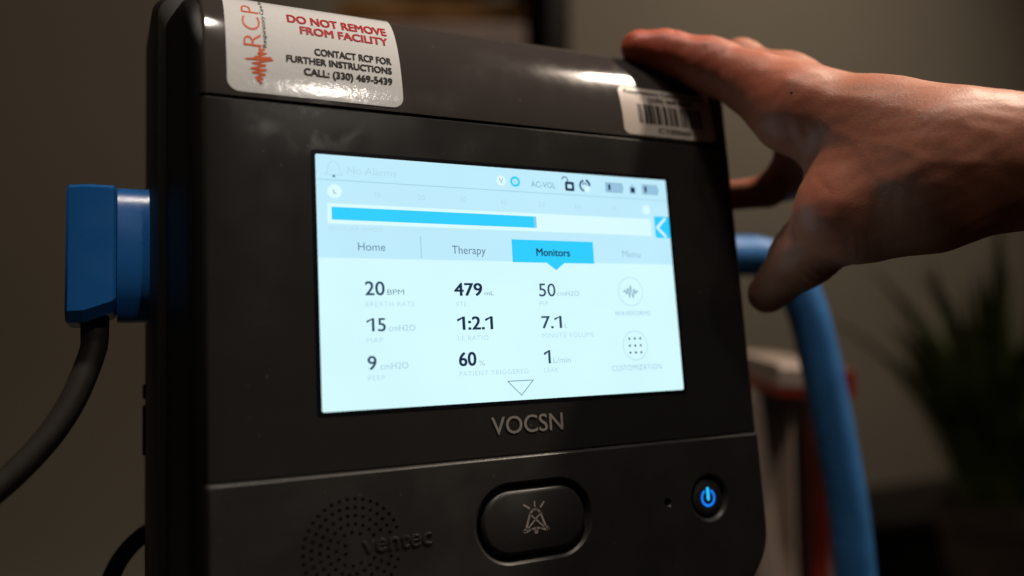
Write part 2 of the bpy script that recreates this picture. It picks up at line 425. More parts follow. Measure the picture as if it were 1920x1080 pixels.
for k in range(1, 7):
    n = 6 * k + (2 if k > 2 else 0)
    for j in range(n):
        a = 2 * math.pi * (j + .5 * (k % 2)) / n; r = .00275 * k
        x, z = SPK[0] + r * math.cos(a), SPK[1] + r * math.sin(a)
        if abs(z - SPK[1]) < .0034 and x > SPK[0] - .001: continue
        cuts.append(loft('c', [circ(x, z, .00064, PR - .002, 10), circ(x, z, .00064, PR + .004, 10)]))
cobj = link('cut', join_meshes('cut', cuts), None, None, None)
bo = lower.modifiers.new('b', 'BOOLEAN'); bo.object = cobj; bo.operation = 'DIFFERENCE'; bo.solver = 'EXACT'
nm = evaluated(lower)
bpy.data.objects.remove(cobj); bpy.data.objects.remove(lower)
lower = link('lower_panel', nm, MATS['panel'], vent, 40)
wn = lower.modifiers.new('wn', 'WEIGHTED_NORMAL'); wn.keep_sharp = True; wn.weight = 100

# side bezel and rear housing (lofted back)
def hring(hw, zt, zb, y, rt, rb): return [(x, y, z) for x, z in rrect(-hw, hw, zb, zt, rb, rb, rt, rt, 10)]
def zshoulder(y): return ZS + CB * math.sqrt(max(0, 1 - (1 - min(y, CA) / CA) ** 2)) - .0012
link('side_bezel', loft('side_bezel', [hring(h_, zshoulder(y_), TZ + d_, y_, r_, .026) for h_, y_, d_, r_ in ((.1134, .0024, .0032, .003), (.1150, .0030, .0018, .003), (.1166, .0042, .0008, .0035), (.1178, .0065, .0002, .004),
    (.1186, .010, 0, .005), (.1205, .018, 0, .008), (.1238, .034, 0, .009))], True, True), MATS['black'], vent)
link('rear_housing', loft('rear_housing', [hring(.1228, .1085, TZ + .001, .0341, .01, .026), hring(.1228, .1085, TZ + .001, .0355, .01, .026), hring(.1265, .117, TZ, .0375, .009, .028), hring(.1285, .121, TZ, .046, .009, .028), hring(.1300, .127, TZ, .09, .010, .028),
    hring(.1295, .126, TZ, .130, .016, .03), hring(.122, .110, TZ + .004, .142, .02, .03)]), MATS['rear'], vent)
# port covers on the left flank
for (pa, pb) in ((722, 748), (760, 852)):
    za, zb_ = aty(272, pa, .1)[2], aty(272, pb, .1)[2]
    link('port_cover', boxmesh('port_cover', -.1309, -.1295, .088, .108, zb_, za, .0006), MATS['black'], vent)

# ---- stickers
def sticker(name, label, x0, x1, s0, s1, rad, material, lift):
    out = rrect(x0, x1, s0, s1, rad, rad, rad, rad, 6)
    sh = Sheet(capmap); sh.poly(out, lift)
    o = sh.build(name, material, vent, slices=.0012); o.data.shade_smooth(); o['label'] = label
    return o
a = oncap(430, 172); b = oncap(757, 205)
LX0, LX1, LS0 = a[0] - .0007, b[0], .0016
st = sticker('instruction_sticker', 'glossy white sticker with red and black warning lettering on the left shoulder', LX0, LX1, LS0, .0535, .0042, MATS['paper'], .00018)
red = Sheet(capmap); blk = Sheet(capmap); org = Sheet(capmap)
def ctext(sh, body, pl, pr, hpx, bold=.012, lift=.0003, spacing=1.0):
    """pl, pr: photo pixels of the left and right end of the baseline; hpx: pixel of the cap top over the left end"""
    a = oncap(*pl); b = oncap(*pr); t = oncap(*hpx)
    s = (a[1] + b[1]) / 2
    sh.text(body, a[0], b[0], s, s + (t[1] - a[1]), bold, spacing, lift)
ctext(red, 'DO NOT REMOVE', (539, 44), (725, 68), (539, 30), .034)
ctext(red, 'FROM FACILITY', (563, 65), (728, 87), (563, 51), .034)
ctext(blk, 'CONTACT RCP FOR', (590, 105), (734, 122), (590, 92), .034)
ctext(blk, 'FURTHER INSTRUCTIONS', (537, 117), (735, 140), (538, 104), .034)
ctext(blk, 'CALL: (330) 469-5439', (570, 142), (736, 160), (570, 128), .034)
u0, u1 = oncap(455, 60)[0], oncap(489, 60)[0]
v0, v1 = oncap(470, 86)[1], oncap(470, 13)[1]
org.text('RCP', u0, u1, v0, v1, -.012, 1.1, .0003, rot=True)
t0 = oncap(495, 90); t1 = oncap(495, 9)
blk.text('Respiratory Care Partners', t0[0] - .0004, t0[0] + .0010, t0[1], t1[1], 0, 1, .0003, rot=True)
hb = [(487, 86), (487, 94), (496, 93), (484, 100), (499, 101), (478, 108), (508, 110), (461, 110), (511, 114), (474, 119), (498, 124), (471, 128), (499, 131), (474, 136), (497, 140), (480, 145), (493, 148), (482, 150), (490, 155), (490, 158)]
org.line([oncap(*p) for p in hb], .00065, lift=.0003)
red.build('red_lettering', MATS['red_ink'], st, .0012); blk.build('black_lettering', MATS['black_ink'], st, .0012); org.build('logo', MATS['orange_ink'], st, .0012)

a = oncap(1178, 252); t = oncap(1162, 162)
bx0, bx1 = a[0] - .0018, .1065
bc = sticker('barcode_sticker', 'small white barcode sticker under the hand on the right shoulder', bx0, bx1, .0010, t[1], .0030, MATS['paper2'], .00018)
bar = Sheet(capmap); hgt = t[1] - .001
x = bx0 + .0085; s0, s1 = .001 + hgt * .24, .001 + hgt * .64
rnd = random.Random(3)
while x < bx1 - .006:
    wd = rnd.choice([.0004, .0006, .0009, .0013, .0018]); bar.poly([(x, s0), (x + wd, s0), (x + wd, s1), (x, s1)], .0003); x += wd + rnd.choice([.0004, .0005, .0008, .0011])
bar.text('Respiratory Care Partners', bx0 + .003, bx1 - .004, .001 + hgt * .86, .001 + hgt * .95, .02, 1, .0003)
bar.text('(330) 469-5439', bx0 + .015, bx1 - .010, .001 + hgt * .70, .001 + hgt * .80, .03, 1, .0003)
bar.text('C1 00060', bx0 + .018, bx1 - .014, .001 + hgt * .07, .001 + hgt * .17, .02, 1, .0003)
bar.build('barcode_print', MATS['black_ink'], bc, .0012)

# ---- screen
FY = -0.0002
def facemap(x, z, lift): return (x, -lift, z)
SX, SZ = .0762, .0457
scr_sheet = Sheet(facemap); scr_sheet.poly(rrect(-SX, SX, -SZ, SZ, .0008, .0008, .0008, .0008, 4), .00015)
bord = Sheet(facemap); bord.poly(rrect(-SX - .0016, SX + .0016, -SZ - .0016, SZ + .0016, .0012, .0012, .0012, .0012, 4), .00007)
screen = scr_sheet.build('screen', emis('screen_glow_white', (212, 250, 255)), vent); screen['label'] = 'lit pale cyan touchscreen showing breathing readings'
bord.build('screen_border', mat('screen_border_black', (0.004, 0.0045, 0.007, 1), .2, .3), screen)
def fp(px, py): p = aty(px, py); return (p[0], p[2])
def quad(sh, pts, lift): sh.poly([fp(*p) for p in pts], lift)
def rectpx(sh, pa, pb, lift):
    a = fp(*pa); b = fp(*pb); sh.poly([(a[0], b[1]), (b[0], b[1]), (b[0], a[1]), (a[0], a[1])], lift)
def stext(sh, body, pl, pr_x, top, bold=0.0, lift=.0005, spacing=1.0):
    """pl = (px, py) of the baseline start, pr_x = pixel x of the right end, top = pixel y of the cap top over pl"""
    a = fp(*pl); t = fp(pl[0], top)
    y = pl[1]
    for _ in range(6):
        b = fp(pr_x, y); y += (b[1] - a[1]) * 2500
    b = fp(pr_x, y)
    sh.text(body, a[0], b[0], a[1], t[1], bold, spacing, lift)
E_ = {'hdr': emis('screen_header_blue', (190, 235, 252)), 'line': emis('screen_line', (158, 208, 226)), 'white': emis('screen_white', (219, 252, 255)),
      'bar': emis('screen_bar_blue', (46, 206, 255)), 'tip': emis('screen_tip_blue', (130, 205, 235)), 'tab': emis('screen_tab_blue', (42, 205, 255)),
      'chev': emis('screen_chevron', (225, 248, 255)), 'bat': emis('screen_battery_grey', (150, 195, 222)), 'dark': emis('screen_ink_dark', (18, 42, 72)),
      'soft': emis('screen_ink_slate', (40, 68, 98)), 'mid': emis('screen_ink_grey', (84, 118, 146)), 'hdrt': emis('screen_ink_blue', (120, 165, 185)),
      'pale': emis('screen_ink_pale', (150, 190, 212)), 'faint': emis('screen_ink_faint', (178, 219, 233))}
def ui(name, ink, fn):
    sh = Sheet(facemap); fn(sh); return sh.build(name, E_[ink], screen)
def utext(name, ink, body, pl, pr_x, top, bold=0.0, spacing=1.0): return ui(name, ink, lambda sh: stext(sh, body, pl, pr_x, top, bold, .0005, spacing))
def rect(x0, z0, x1, z1): return [(x0, z0), (x1, z0), (x1, z1), (x0, z1)]
hz = fp(598, 483)[1]
ui('header_band', 'hdr', lambda sh: sh.poly(rect(-SX + .0001, hz, SX - .0001, SZ - .0001), .00022))
z1 = fp(596, 336)[1]
ui('divider_line', 'line', lambda sh: sh.line([(-SX + .001, z1), (SX - .001, z1)], .0003, lift=.0003))
d0 = fp(788, 444); d1 = fp(790, 484)
ui('divider_line', 'line', lambda sh: sh.line([(d0[0], d0[1]), (d0[0], d1[1])], .0004, lift=.0003))
A = fp(613, 381); B = fp(1221, 441); zt = fp(614, 419)[1]
ui('pressure_bar_track', 'white', lambda sh: sh.poly(rect(A[0], zt, B[0], A[1]), .0003))
for c, r in ((fp(627, 359), .0026), (fp(1211, 394), .0020)): ui('limit_marker', 'white', lambda sh: sh.disc(c, r, lift=.0003))
ui('status_badge', 'white', lambda sh: sh.disc(fp(939, 339), .0021, lift=.0003))
rc = fp(965, 341); ui('status_badge', 'tab', lambda sh: sh.ring(rc, .0017, .0009, lift=.0004))
A = fp(621, 388); zb_ = fp(621, 412)[1]; xe = fp(1000, 415)[0]; xf = fp(1005, 415)[0]
ui('pressure_bar', 'bar', lambda sh: sh.poly(rect(A[0], zb_, xe, A[1]), .0004))
ui('pressure_bar_tip', 'tip', lambda sh: sh.poly(rect(xe, zb_, xf, A[1]), .0004))
a0 = fp(958, 449); a1 = fp(1113, 490); c_ = fp(1042, 507); e0 = fp(1024, 488); e1 = fp(1057, 490); zz = hz - .0003
ui('tab_highlight', 'tab', lambda sh: sh.poly([(a0[0], zz), (e0[0], zz), (c_[0], c_[1]), (e1[0], zz), (a1[0], zz), (a1[0], a0[1]), (a0[0], a0[1])], .0004))
q0 = fp(1225, 406); q1 = fp(1250, 447)
ui('side_drawer_tab', 'tab', lambda sh: sh.poly(rrect(q0[0], SX - .0001, q1[1], q0[1], .001, .0001, .0001, .0006, 4), .0004))
def chev(sh): sh.line([fp(1245, 411), fp(1231, 427), fp(1247, 444)], .0011, lift=.0005)
ui('chevron', 'chev', chev)
utext('tab_lettering', 'mid', 'Home', (671, 470), 722, 455, -.004)
utext('tab_lettering', 'mid', 'Therapy', (847, 476), 910, 461, -.002)
utext('tab_lettering', 'dark', 'Monitors', (1005, 480), 1068, 466, .016)
utext('tab_lettering', 'pale', 'Menu', (1166, 483), 1200, 470, -.004)
utext('alarm_lettering', 'faint', 'No Alarms', (651, 326), 742, 313, .002)
utext('mode_lettering', 'hdrt', 'AC-VOL', (995, 351), 1041, 340, 0)
big = [('20', 684, 554, 721, 528, .012, 'BPM', 726, 757, 543, 'BREATH RATE', 685, 777, 575, 566),
       ('479', 851, 555, 904, 531, .022, 'mL', 908, 925, 546, 'VTE', 854, 874, 575, 566),
       ('50', 1010, 556, 1041, 532, .004, 'cmH2O', 1044, 1085, 546, 'PIP', 1011, 1027, 574, 565),
       ('15', 687, 622, 723, 597, .012, 'cmH2O', 728, 778, 610, 'MAP', 687, 718, 643, 634),
       ('1:2.1', 857, 619, 924, 594, .022, None, 0, 0, 0, 'I:E RATIO', 858, 915, 639, 630),
       ('7.1', 1015, 616, 1053, 593, .012, 'L', 1058, 1063, 607, 'MINUTE VOLUME', 1016, 1113, 634, 625),
       ('9', 689, 694, 706, 668, .012, 'cmH2O', 713, 765, 681, 'PEEP', 690, 721, 714, 705),
       ('60', 860, 687, 893, 661, .022, '%', 897, 909, 676, 'PATIENT TRIGGERED', 861, 990, 706, 697),
       ('1', 1020, 682, 1032, 657, .02, 'L/min', 1037, 1069, 670, 'LEAK', 1020, 1046, 699, 690)]
for t, x0, y0, x1, ytop, bd, unit, ux0, ux1, utop, cap_, cx0, cx1, cy, cty in big:
    utext('reading', 'dark' if bd > .021 else 'soft', t, (x0, y0), x1, ytop, bd)
    if unit: utext('unit_lettering', 'mid' if unit in ('BPM', 'mL') else 'pale', unit, (ux0, y0 - 1), ux1, utop, -.008)
    utext('caption', 'faint', cap_, (cx0, cy), cx1, cty, -.004, 1.15)
utext('button_lettering', 'pale', 'WAVEFORMS', (1152, 592), 1218, 584, -.006, 1.1); utext('button_lettering', 'pale', 'CUSTOMIZATION', (1147, 696), 1239, 686, -.008, 1.1)
utext('caption', 'faint', 'PRESSURE cmH2O', (616, 432), 717, 424, -.006)
for body, x0, x1, yb, yt in (('10', 699, 713, 370, 360), ('20', 782, 796, 375, 365), ('30', 861, 874, 379, 369), ('40', 937, 949, 384, 374), ('50', 1009, 1021, 388, 379), ('60', 1077, 1088, 391, 383), ('70', 1145, 1155, 395, 387)):
    utext('scale_number', 'faint', body, (x0, yb), x1, yt, -.004)
utext('marker_letter', 'mid', 'L', (625, 363), 630, 355); utext('badge_letter', 'hdrt', 'V', (935, 343), 943, 335)
utext('badge_letter', 'tab', 'v', (962, 344), 967, 337)
tri = [fp(951, 715), fp(999, 713), fp(977, 741)]; tri[1] = (tri[1][0], tri[0][1])
ui('scroll_arrow', 'mid', lambda sh: sh.line(tri, .00028, closed=True, lift=.0005))
k1 = fp(1067, 350)
def lock(sh):
    sh.line([(k1[0] + x, k1[1] + z) for x, z in rect(-.0016, -.0014, .0016, .0014)], .0011, closed=True, lift=.0005)
    sh.ring((k1[0] - .0021, k1[1] + .0026), .0013, .0004, 0, 180, 12, lift=.0005)
    sh.line([(k1[0] - .0008, k1[1] + .0026), (k1[0] - .0008, k1[1] + .0012)], .0005, lift=.0005)
ui('lock_icon', 'dark', lock)
k2 = fp(1095, 349)
def dial(sh):
    sh.ring(k2, .0022, .0008, 100, 260, 12, lift=.0005); sh.ring((k2[0] + .0002, k2[1] + .0004), .0021, .0010, -10, 75, 10, lift=.0005); sh.ring(k2, .0011, .0004, 20, 160, 8, lift=.0005)
ui('dial_icon', 'soft', dial); ui('dial_icon_dot', 'white', lambda sh: sh.disc((k2[0] + .0012, k2[1] - .0014), .0012, lift=.0006))
for (xa, ya, xb, yb2) in ((1134, 343, 1166, 362), (1202, 347, 1232, 366)):
    a = fp(xa, ya); b = fp(xb, yb2); h = a[1] - b[1]
    bt = ui('battery_icon', 'bat', lambda sh: sh.poly([(a[0], b[1]), (b[0], b[1]), (b[0], b[1] + h * .3), (b[0] + .0007, b[1] + h * .3), (b[0] + .0007, b[1] + h * .7), (b[0], b[1] + h * .7), (b[0], a[1]), (a[0], a[1])], .0004))
    ui('battery_charge', 'dark', lambda sh: sh.poly(rect(a[0] + .0012, b[1] + h * .2, a[0] + .0023, b[1] + h * .85), .0005))
    ui('battery_outline', 'hdrt', lambda sh: sh.line([(a[0], a[1]), (b[0], a[1]), (b[0], b[1]), (a[0], b[1])], .00025, closed=True, lift=.0005))
a = fp(1185, 356)
ui('battery_icon', 'bat', lambda sh: sh.poly([(a[0] - .0015, a[1] - .0018), (a[0] + .0015, a[1] - .0018), (a[0] + .0015, a[1] + .0013), (a[0] + .0006, a[1] + .0013), (a[0] + .0006, a[1] + .0022), (a[0] - .0006, a[1] + .0022), (a[0] - .0006, a[1] + .0013), (a[0] - .0015, a[1] + .0013)], .0004))
ui('battery_charge', 'dark', lambda sh: sh.poly(rect(a[0] - .0010, a[1] - .0014, a[0] + .0010, a[1] + .0008), .0005))
b0 = fp(625, 320)
bell = [(-.0031, -.0016), (-.0022, -.0004), (-.0019, .0018), (-.0010, .0030), (0, .0034), (.0010, .0030), (.0019, .0018), (.0022, -.0004), (.0031, -.0016)]
ui('bell_icon', 'faint', lambda sh: sh.line([(b0[0] + x, b0[1] + z) for x, z in bell], .0003, closed=True, lift=.0005))
ui('bell_clapper', 'mid', lambda sh: sh.disc((b0[0], b0[1] - .0021), .0005, 10, lift=.0005))
cw = fp(1181, 547); cc = fp(1190, 648)
for c in (cw, cc): ui('button_ring', 'faint', lambda sh: sh.ring(c, .0060, .0003, lift=.0005, n=40))
wv = [(-.0038, 0), (-.0030, 0), (-.0026, .0006), (-.0020, -.0010), (-.0012, .0013), (-.0006, -.0022), (.0001, .0022), (.0008, -.0012), (.0011, -.0023), (.0018, .0010), (.0024, -.0009), (.0030, .0003), (.0038, 0)]
ui('waveform_icon', 'mid', lambda sh: sh.line([(cw[0] + x, cw[1] + z * 1.15) for x, z in wv], .00032, lift=.0005))
def dots(sh):
    for i in (-1, 0, 1):
        for j in (-1, 0, 1): sh.disc((cc[0] + i * .0027, cc[1] + j * .0029), .00050, 10, lift=.0005)
ui('grid_icon', 'dark', dots)

# ---- maker's lettering, button, power button
vs = Sheet(facemap); stext(vs, 'VOCSN', (922, 816), 1056, 783, .008, .00022, 1.0)
vs.build('brand_lettering', MATS['grey_ink'], vent)
pb = [pill(*BTN, .0217, .0117, PR + .0043), pill(*BTN, .0217, .0117, PR + .0010), pill(*BTN, .0212, .0112, PR + .0004), pill(*BTN, .0200, .0100, PR + .0001)]
btn = link('alarm_button', loft('alarm_button', pb), MATS['panel'], vent, 60); btn['label'] = 'large oval button with a crossed out bell symbol'
by = -(PR + .0001)
ic = Sheet(facemap); c = BTN
def bl(x, z): return (c[0] - .0001 + x * .00066, c[1] + .0002 + z * .00052)
ic.line([bl(-8, -7), bl(-6.2, -5.2), bl(-3.2, 5), bl(-1.5, 7), bl(0, 7.5), bl(1.5, 7), bl(3.2, 5), bl(6.2, -5.2), bl(8, -7)], .00085, lift=by + .0001)
ic.line([bl(-8, -7), bl(-6.5, -7.6), bl(-3, -6.2), bl(0, -5.6), bl(3, -6.2), bl(6.5, -7.6), bl(8, -7)], .00085, lift=by + .0001)
ic.disc(bl(0, -8), .00085, 14, by + .0001)
ic.line([bl(0, 9.5), bl(0, 13)], .0007, lift=by + .0001); ic.line([bl(-3.5, 8.6), bl(-7, 11.5)], .0007, lift=by + .0001); ic.line([bl(3.5, 8.6), bl(6, 12)], .0007, lift=by + .0001)
ic.line([bl(-3, 4), bl(4.8, -5)], .0006, lift=by + .0001); ic.line([bl(3, 4), bl(-4.8, -5)], .0006, lift=by + .0001)
ic.build('bell_symbol', MATS['icon_ink'], btn)
pw = link('power_button', loft('power_button', [circ(*PWR, .0077, PR + .004), circ(*PWR, .0077, PR + .0018), circ(*PWR, .0070, PR + .0013), circ(*PWR, .0050, PR + .0012)]), MATS['panel'], vent, 60); pw['label'] = 'round power button with a glowing blue symbol'
ps = Sheet(facemap); ly = -(PR + .0012) + .0001
ps.ring(PWR, .0032, .0011, 118, 422, 40, ly)
ps.build('power_ring', emis('power_symbol_blue', (15, 125, 245)), pw)
ps = Sheet(facemap); ps.poly(rrect(PWR[0] - .0008, PWR[0] + .0008, PWR[1] - .0012, PWR[1] + .0044, .00075, .00075, .00075, .00075, 5), ly + .0001)
ps.build('power_bar', emis('power_symbol_cyan', (40, 195, 255)), pw)
# embossed maker's word over the loudspeaker
cu = bpy.data.curves.new('t', 'FONT'); cu.body = 'ventec'; cu.size = 1; cu.extrude = .035; cu.bevel_depth = .02; cu.offset = -.01
to = bpy.data.objects.new('t', cu); COL.objects.link(to); em = evaluated(to); bpy.data.objects.remove(to)
V = np.array([v.co[:] for v in em.vertices]); x0, x1 = V[:, 0].min(), V[:, 0].max()
ux0, ux1 = SPK[0] + .0035, fp(808, 1005)[0]; sc = (ux1 - ux0) / (x1 - x0)
for v in em.vertices:
    X, Y, Z = v.co; v.co = (ux0 + (X - x0) * sc, PR - (Z + .02) * .005, SPK[1] - .0018 + Y * sc * .92)
link('embossed_lettering', em, MATS['panel'], vent, 40)

# ================================================================== PLUG AND CABLE ON THE LEFT FLANK
PYD = 0.068                                     # depth of the plug's middle on the flank
plug = empty('power_plug', (-.131, PYD, 0.0), 'blue angled plug with a thick grey cable in the left flank', 'plug')
pz1, pz0 = aty(170, 345, PYD - .014)[2], aty(170, 602, PYD - .014)[2]
xl, xm = aty(121, 480, PYD - .014)[0], aty(218, 480, PYD - .014)[0]
def pring(x, dy, z0, z1, ch): 
    y0, y1 = PYD - dy, PYD + dy
    return [(x, y0 + ch, z0), (x, y0, z0 + ch), (x, y0, z1 - ch * .35), (x, y0 + ch * .35, z1), (x, y1 - ch, z1), (x, y1, z1 - ch), (x, y1, z0 + ch), (x, y1 - ch, z0)]
dz = .0005
rr = [pring(xl, .0110, pz0 + .001, pz1 - .001, .004), pring(xl + .001, .0125, pz0, pz1, .004), pring(xl + .0065, .0150, pz0, pz1, .004), pring(xm - .0010, .0150, pz0 + .0035, pz1, .004), pring(xm, .0142, pz0 + .005, pz1 - .001, .004)]
link('plug_body', loft('plug_body', rr), MATS['blue'], plug, 25)
# round collar between plug and flank
cz1, cz0 = aty(245, 347, PYD - .006)[2], aty(245, 604, PYD - .006)[2]
zc, hr = (cz0 + cz1) / 2, (cz1 - cz0) / 2
def cring(x, r, ry): return [(x, PYD - ry * math.copysign(abs(math.cos(a)) ** .85, math.cos(a)) , zc + r * math.copysign(abs(math.sin(a)) ** .85, math.sin(a))) for a in np.linspace(0, 2 * math.pi, 64, endpoint=False)]
link('plug_collar', loft('plug_collar', [cring(xm + .0002, hr * .985, .0120), cring(xm + .012, hr * .985, .0120), cring(xm + .0125, hr, .0125), cring(-.1294, hr, .0125)]), MATS['blue'], plug, 40)
sx, sz = aty(178, 602, PYD)[0], pz0
link('strain_relief', tube('strain_relief', [(sx, PYD, sz + .003), (sx, PYD, sz - .004), (sx - .0002, PYD, sz - .010)], [.0050, .0049, .0046], 24, 6), MATS['cable'], plug)
kp = [(sx, PYD, sz + .002)] + [tuple(aty(px, py, PYD - .003 * i)) for i, (px, py) in enumerate([(178, 640), (163, 690), (130, 762), (78, 835), (0, 912), (-80, 970), (-200, 1040)])]
link('cable', tube('cable', kp, .0047, 24, 10), MATS['cable'], plug)

tag(link('thin_cable', tube('thin_cable', [aty(300, 985, .11), aty(270, 1002, .11), aty(240, 1030, .11), aty(214, 1070, .11), aty(190, 1140, .11), aty(180, 1200, .10)], .0036, 16, 8), MATS['black'], None), 'thin black cable curving down from the lower left flank', 'cable')

# ================================================================== BLUE HOSE
hk = .50
hp = [at(1300, 482, .485), at(1380, 480, .49), at(1430, 484, .495), at(1478, 512, hk), at(1512, 580, hk), at(1540, 690, hk), at(1562, 800, hk), at(1586, 930, hk), at(1600, 1040, hk), at(1608, 1150, hk), at(1612, 1300, hk)]
tag(link('breathing_hose', tube('breathing_hose', hp, .0125, 28, 26, ripple=(.0030, .012)), MATS['hose'], None, None), 'thick ribbed blue breathing hose arching down behind the right side', 'hose')

# ================================================================== BLURRED THINGS BEHIND
K = .72
def down(a, b):
    """carry the line a-b on to the floor"""
    a = np.array(a); b = np.array(b); return a + (b - a) * (-1.249 - a[2]) / (b[2] - a[2])
cart = empty('cart', tuple(at(1500, 1300, K)), 'pale cart with red edging and a dark opening behind the blue hose', 'cart')
link('top_rail', beam('top_rail', at(1405, 688, K), at(1512, 695, K), .020, .16), MATS['pale'], cart)
link('red_edge', beam('red_edge', at(1405, 714, K - .004), at(1510, 721, K - .004), .008, .15), MATS['redp'], cart)
link('side_post', beam('side_post', at(1448, 735, K), down(at(1448, 735, K), at(1468, 1300, K)), .028, .03), MATS['pale'], cart)
link('side_post', beam('side_post', at(1400, 740, K - .02), down(at(1400, 740, K - .02), at(1452, 1300, K - .02)), .022, .03), MATS['pale'], cart)
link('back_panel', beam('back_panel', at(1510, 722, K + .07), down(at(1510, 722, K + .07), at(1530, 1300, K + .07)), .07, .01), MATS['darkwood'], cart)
link('red_post', beam('red_post', at(1534, 735, K), down(at(1534, 735, K), at(1530, 1300, K)), .013, .03), MATS['redp'], cart)
link('outer_post', beam('outer_post', at(1556, 740, K), down(at(1556, 740, K), at(1560, 1300, K)), .016, .03), MATS['pale'], cart)
link('red_knob', tube('red_knob', [at(1590, 695, K - .01), at(1592, 745, K - .01)], .006, 14, 4), MATS['redp'], cart)

# shelf on the wall
KS = 1.66
shelf = empty('wall_shelf', tuple(at(850, -40, KS)), 'dark framed wooden shelf on the wall above the ventilator', 'shelf')
link('side_post', beam('side_post', at(1012, -260, KS), at(1014, 118, KS), .064, .16, face=(0, 1, 0)), MATS['darkwood'], shelf)
link('shelf_board', beam('shelf_board', at(430, 24, KS), at(985, 32, KS), .048, .06, face=(0, 1, 0)), MATS['wood'], shelf)
link('back_panel', beam('back_panel', at(420, -40, KS + .04), at(985, -40, KS + .04), .075, .02, face=(0, 1, 0)), MATS['darkwood'], shelf)
link('shelf_board', beam('shelf_board', at(430, 172, KS), at(985, 176, KS), .03, .14, face=(0, 1, 0)), MATS['darkwood'], shelf)
bx = empty('paper_stack', tuple(at(820, 150, KS)), 'pale stack of papers under the orange shelf board', 'papers')
link('papers', beam('papers', at(430, 104, KS - .03), at(985, 104, KS - .03), .105, .10, face=(0, 1, 0)), MATS['papers'], bx)

# plant
KP = 1.35; Q = KP / .95
pc = at(1880, 955, KP)
plant = empty('potted_plant', tuple(pc + np.array([0, 0, -.20 * Q])), 'dark green long leaved plant in a brown pot, far right', 'plant')
def lathe(name, c, prof_, n=40):
    rings = [[(c[0] + r * math.cos(a), c[1] + r * math.sin(a), c[2] + z) for a in np.linspace(0, 2 * math.pi, n, endpoint=False)] for r, z in prof_]
    return loft(name, rings)
link('pot', lathe('pot', pc, [(r * Q, z * Q) for r, z in ((.060, -.20), (.072, -.02), (.074, -.02), (.078, -.018), (.078, .012), (.070, .012), (.068, -.01))]), MATS['pot'], plant)
V = []; F = []
rnd = random.Random(11)
for i in range(75):
    a = rnd.uniform(0, 2 * math.pi); r0 = rnd.uniform(0, .055) * Q
    b = np.array([pc[0] + r0 * math.cos(a), pc[1] + r0 * math.sin(a), pc[2] - .01])
    L_ = rnd.uniform(.15, .38) * Q; lean = rnd.uniform(.05, .55); da = a + rnd.uniform(-.6, .6); wd = rnd.uniform(.006, .013) * Q
    d = np.array([math.cos(da), math.sin(da), 0]); sd = np.array([-math.sin(da), math.cos(da), 0]) if rnd.random() < .5 else d * .6 + np.array([.5, 0, 0])
    sd /= np.linalg.norm(sd); base = len(V); n = 9
    for k in range(n + 1):
        t = k / n; c = b + d * L_ * lean * t ** 1.8 + np.array([0, 0, L_ * (t - lean * .55 * t ** 3)])
        wv_ = wd * math.sin(math.pi * min(1, .12 + .88 * t)) ** .8 if t < 1 else .0004
        V += [c - sd * wv_, c + sd * wv_ + np.array([0, 0, .002])]
    for k in range(n): F.append((base + 2 * k, base + 2 * k + 1, base + 2 * k + 3, base + 2 * k + 2))
link('leaves', mesh_py('leaves', V, F), MATS['leaf'], plant, None)
# dark sideboard behind, and the stool the pot stands on
p0 = at(1640, 985, KP + .1); sy = max(p0[1], pc[1] + .24)
p0 = aty(1640, 985, sy)
sb = empty('sideboard', (p0[0] + .6, sy + .15, -1.25), 'low black sideboard behind the potted plant in the lower right corner', 'sideboard')
link('sideboard_top', boxmesh('sideboard_top', p0[0] - .01, p0[0] + 1.2, sy - .012, WY - .01, p0[2] - .025, p0[2], .003), MATS['darkwood'], sb)
link('sideboard_body', boxmesh('sideboard_body', p0[0], p0[0] + 1.19, sy, WY - .012, -1.15, p0[2] - .0255, .003), MATS['black'], sb)
for lx in (.05, 1.14): link('leg', boxmesh('leg', p0[0] + lx - .02, p0[0] + lx + .02, sy + .02, sy + .06, -1.25, -1.1505), MATS['darkwood'], sb)
zs = pc[2] - .2 * Q
stl = empty('stool', (pc[0], pc[1], -1.25), 'black stool holding the potted plant', 'stool')
link('seat', lathe('seat', (pc[0], pc[1], zs), [(.14, -.03), (.15, -.025), (.15, -.006), (.145, -.0005)]), MATS['black'], stl)
for a in (.5, 2.1, 3.6, 5.2):
    c = np.array([pc[0] + .1 * math.cos(a), pc[1] + .1 * math.sin(a), zs - .0305])
    link('leg', tube('leg', [c, c + np.array([.03 * math.cos(a), .03 * math.sin(a), -1.25 - c[2]])], .012, 12, 4), MATS['black'], stl)

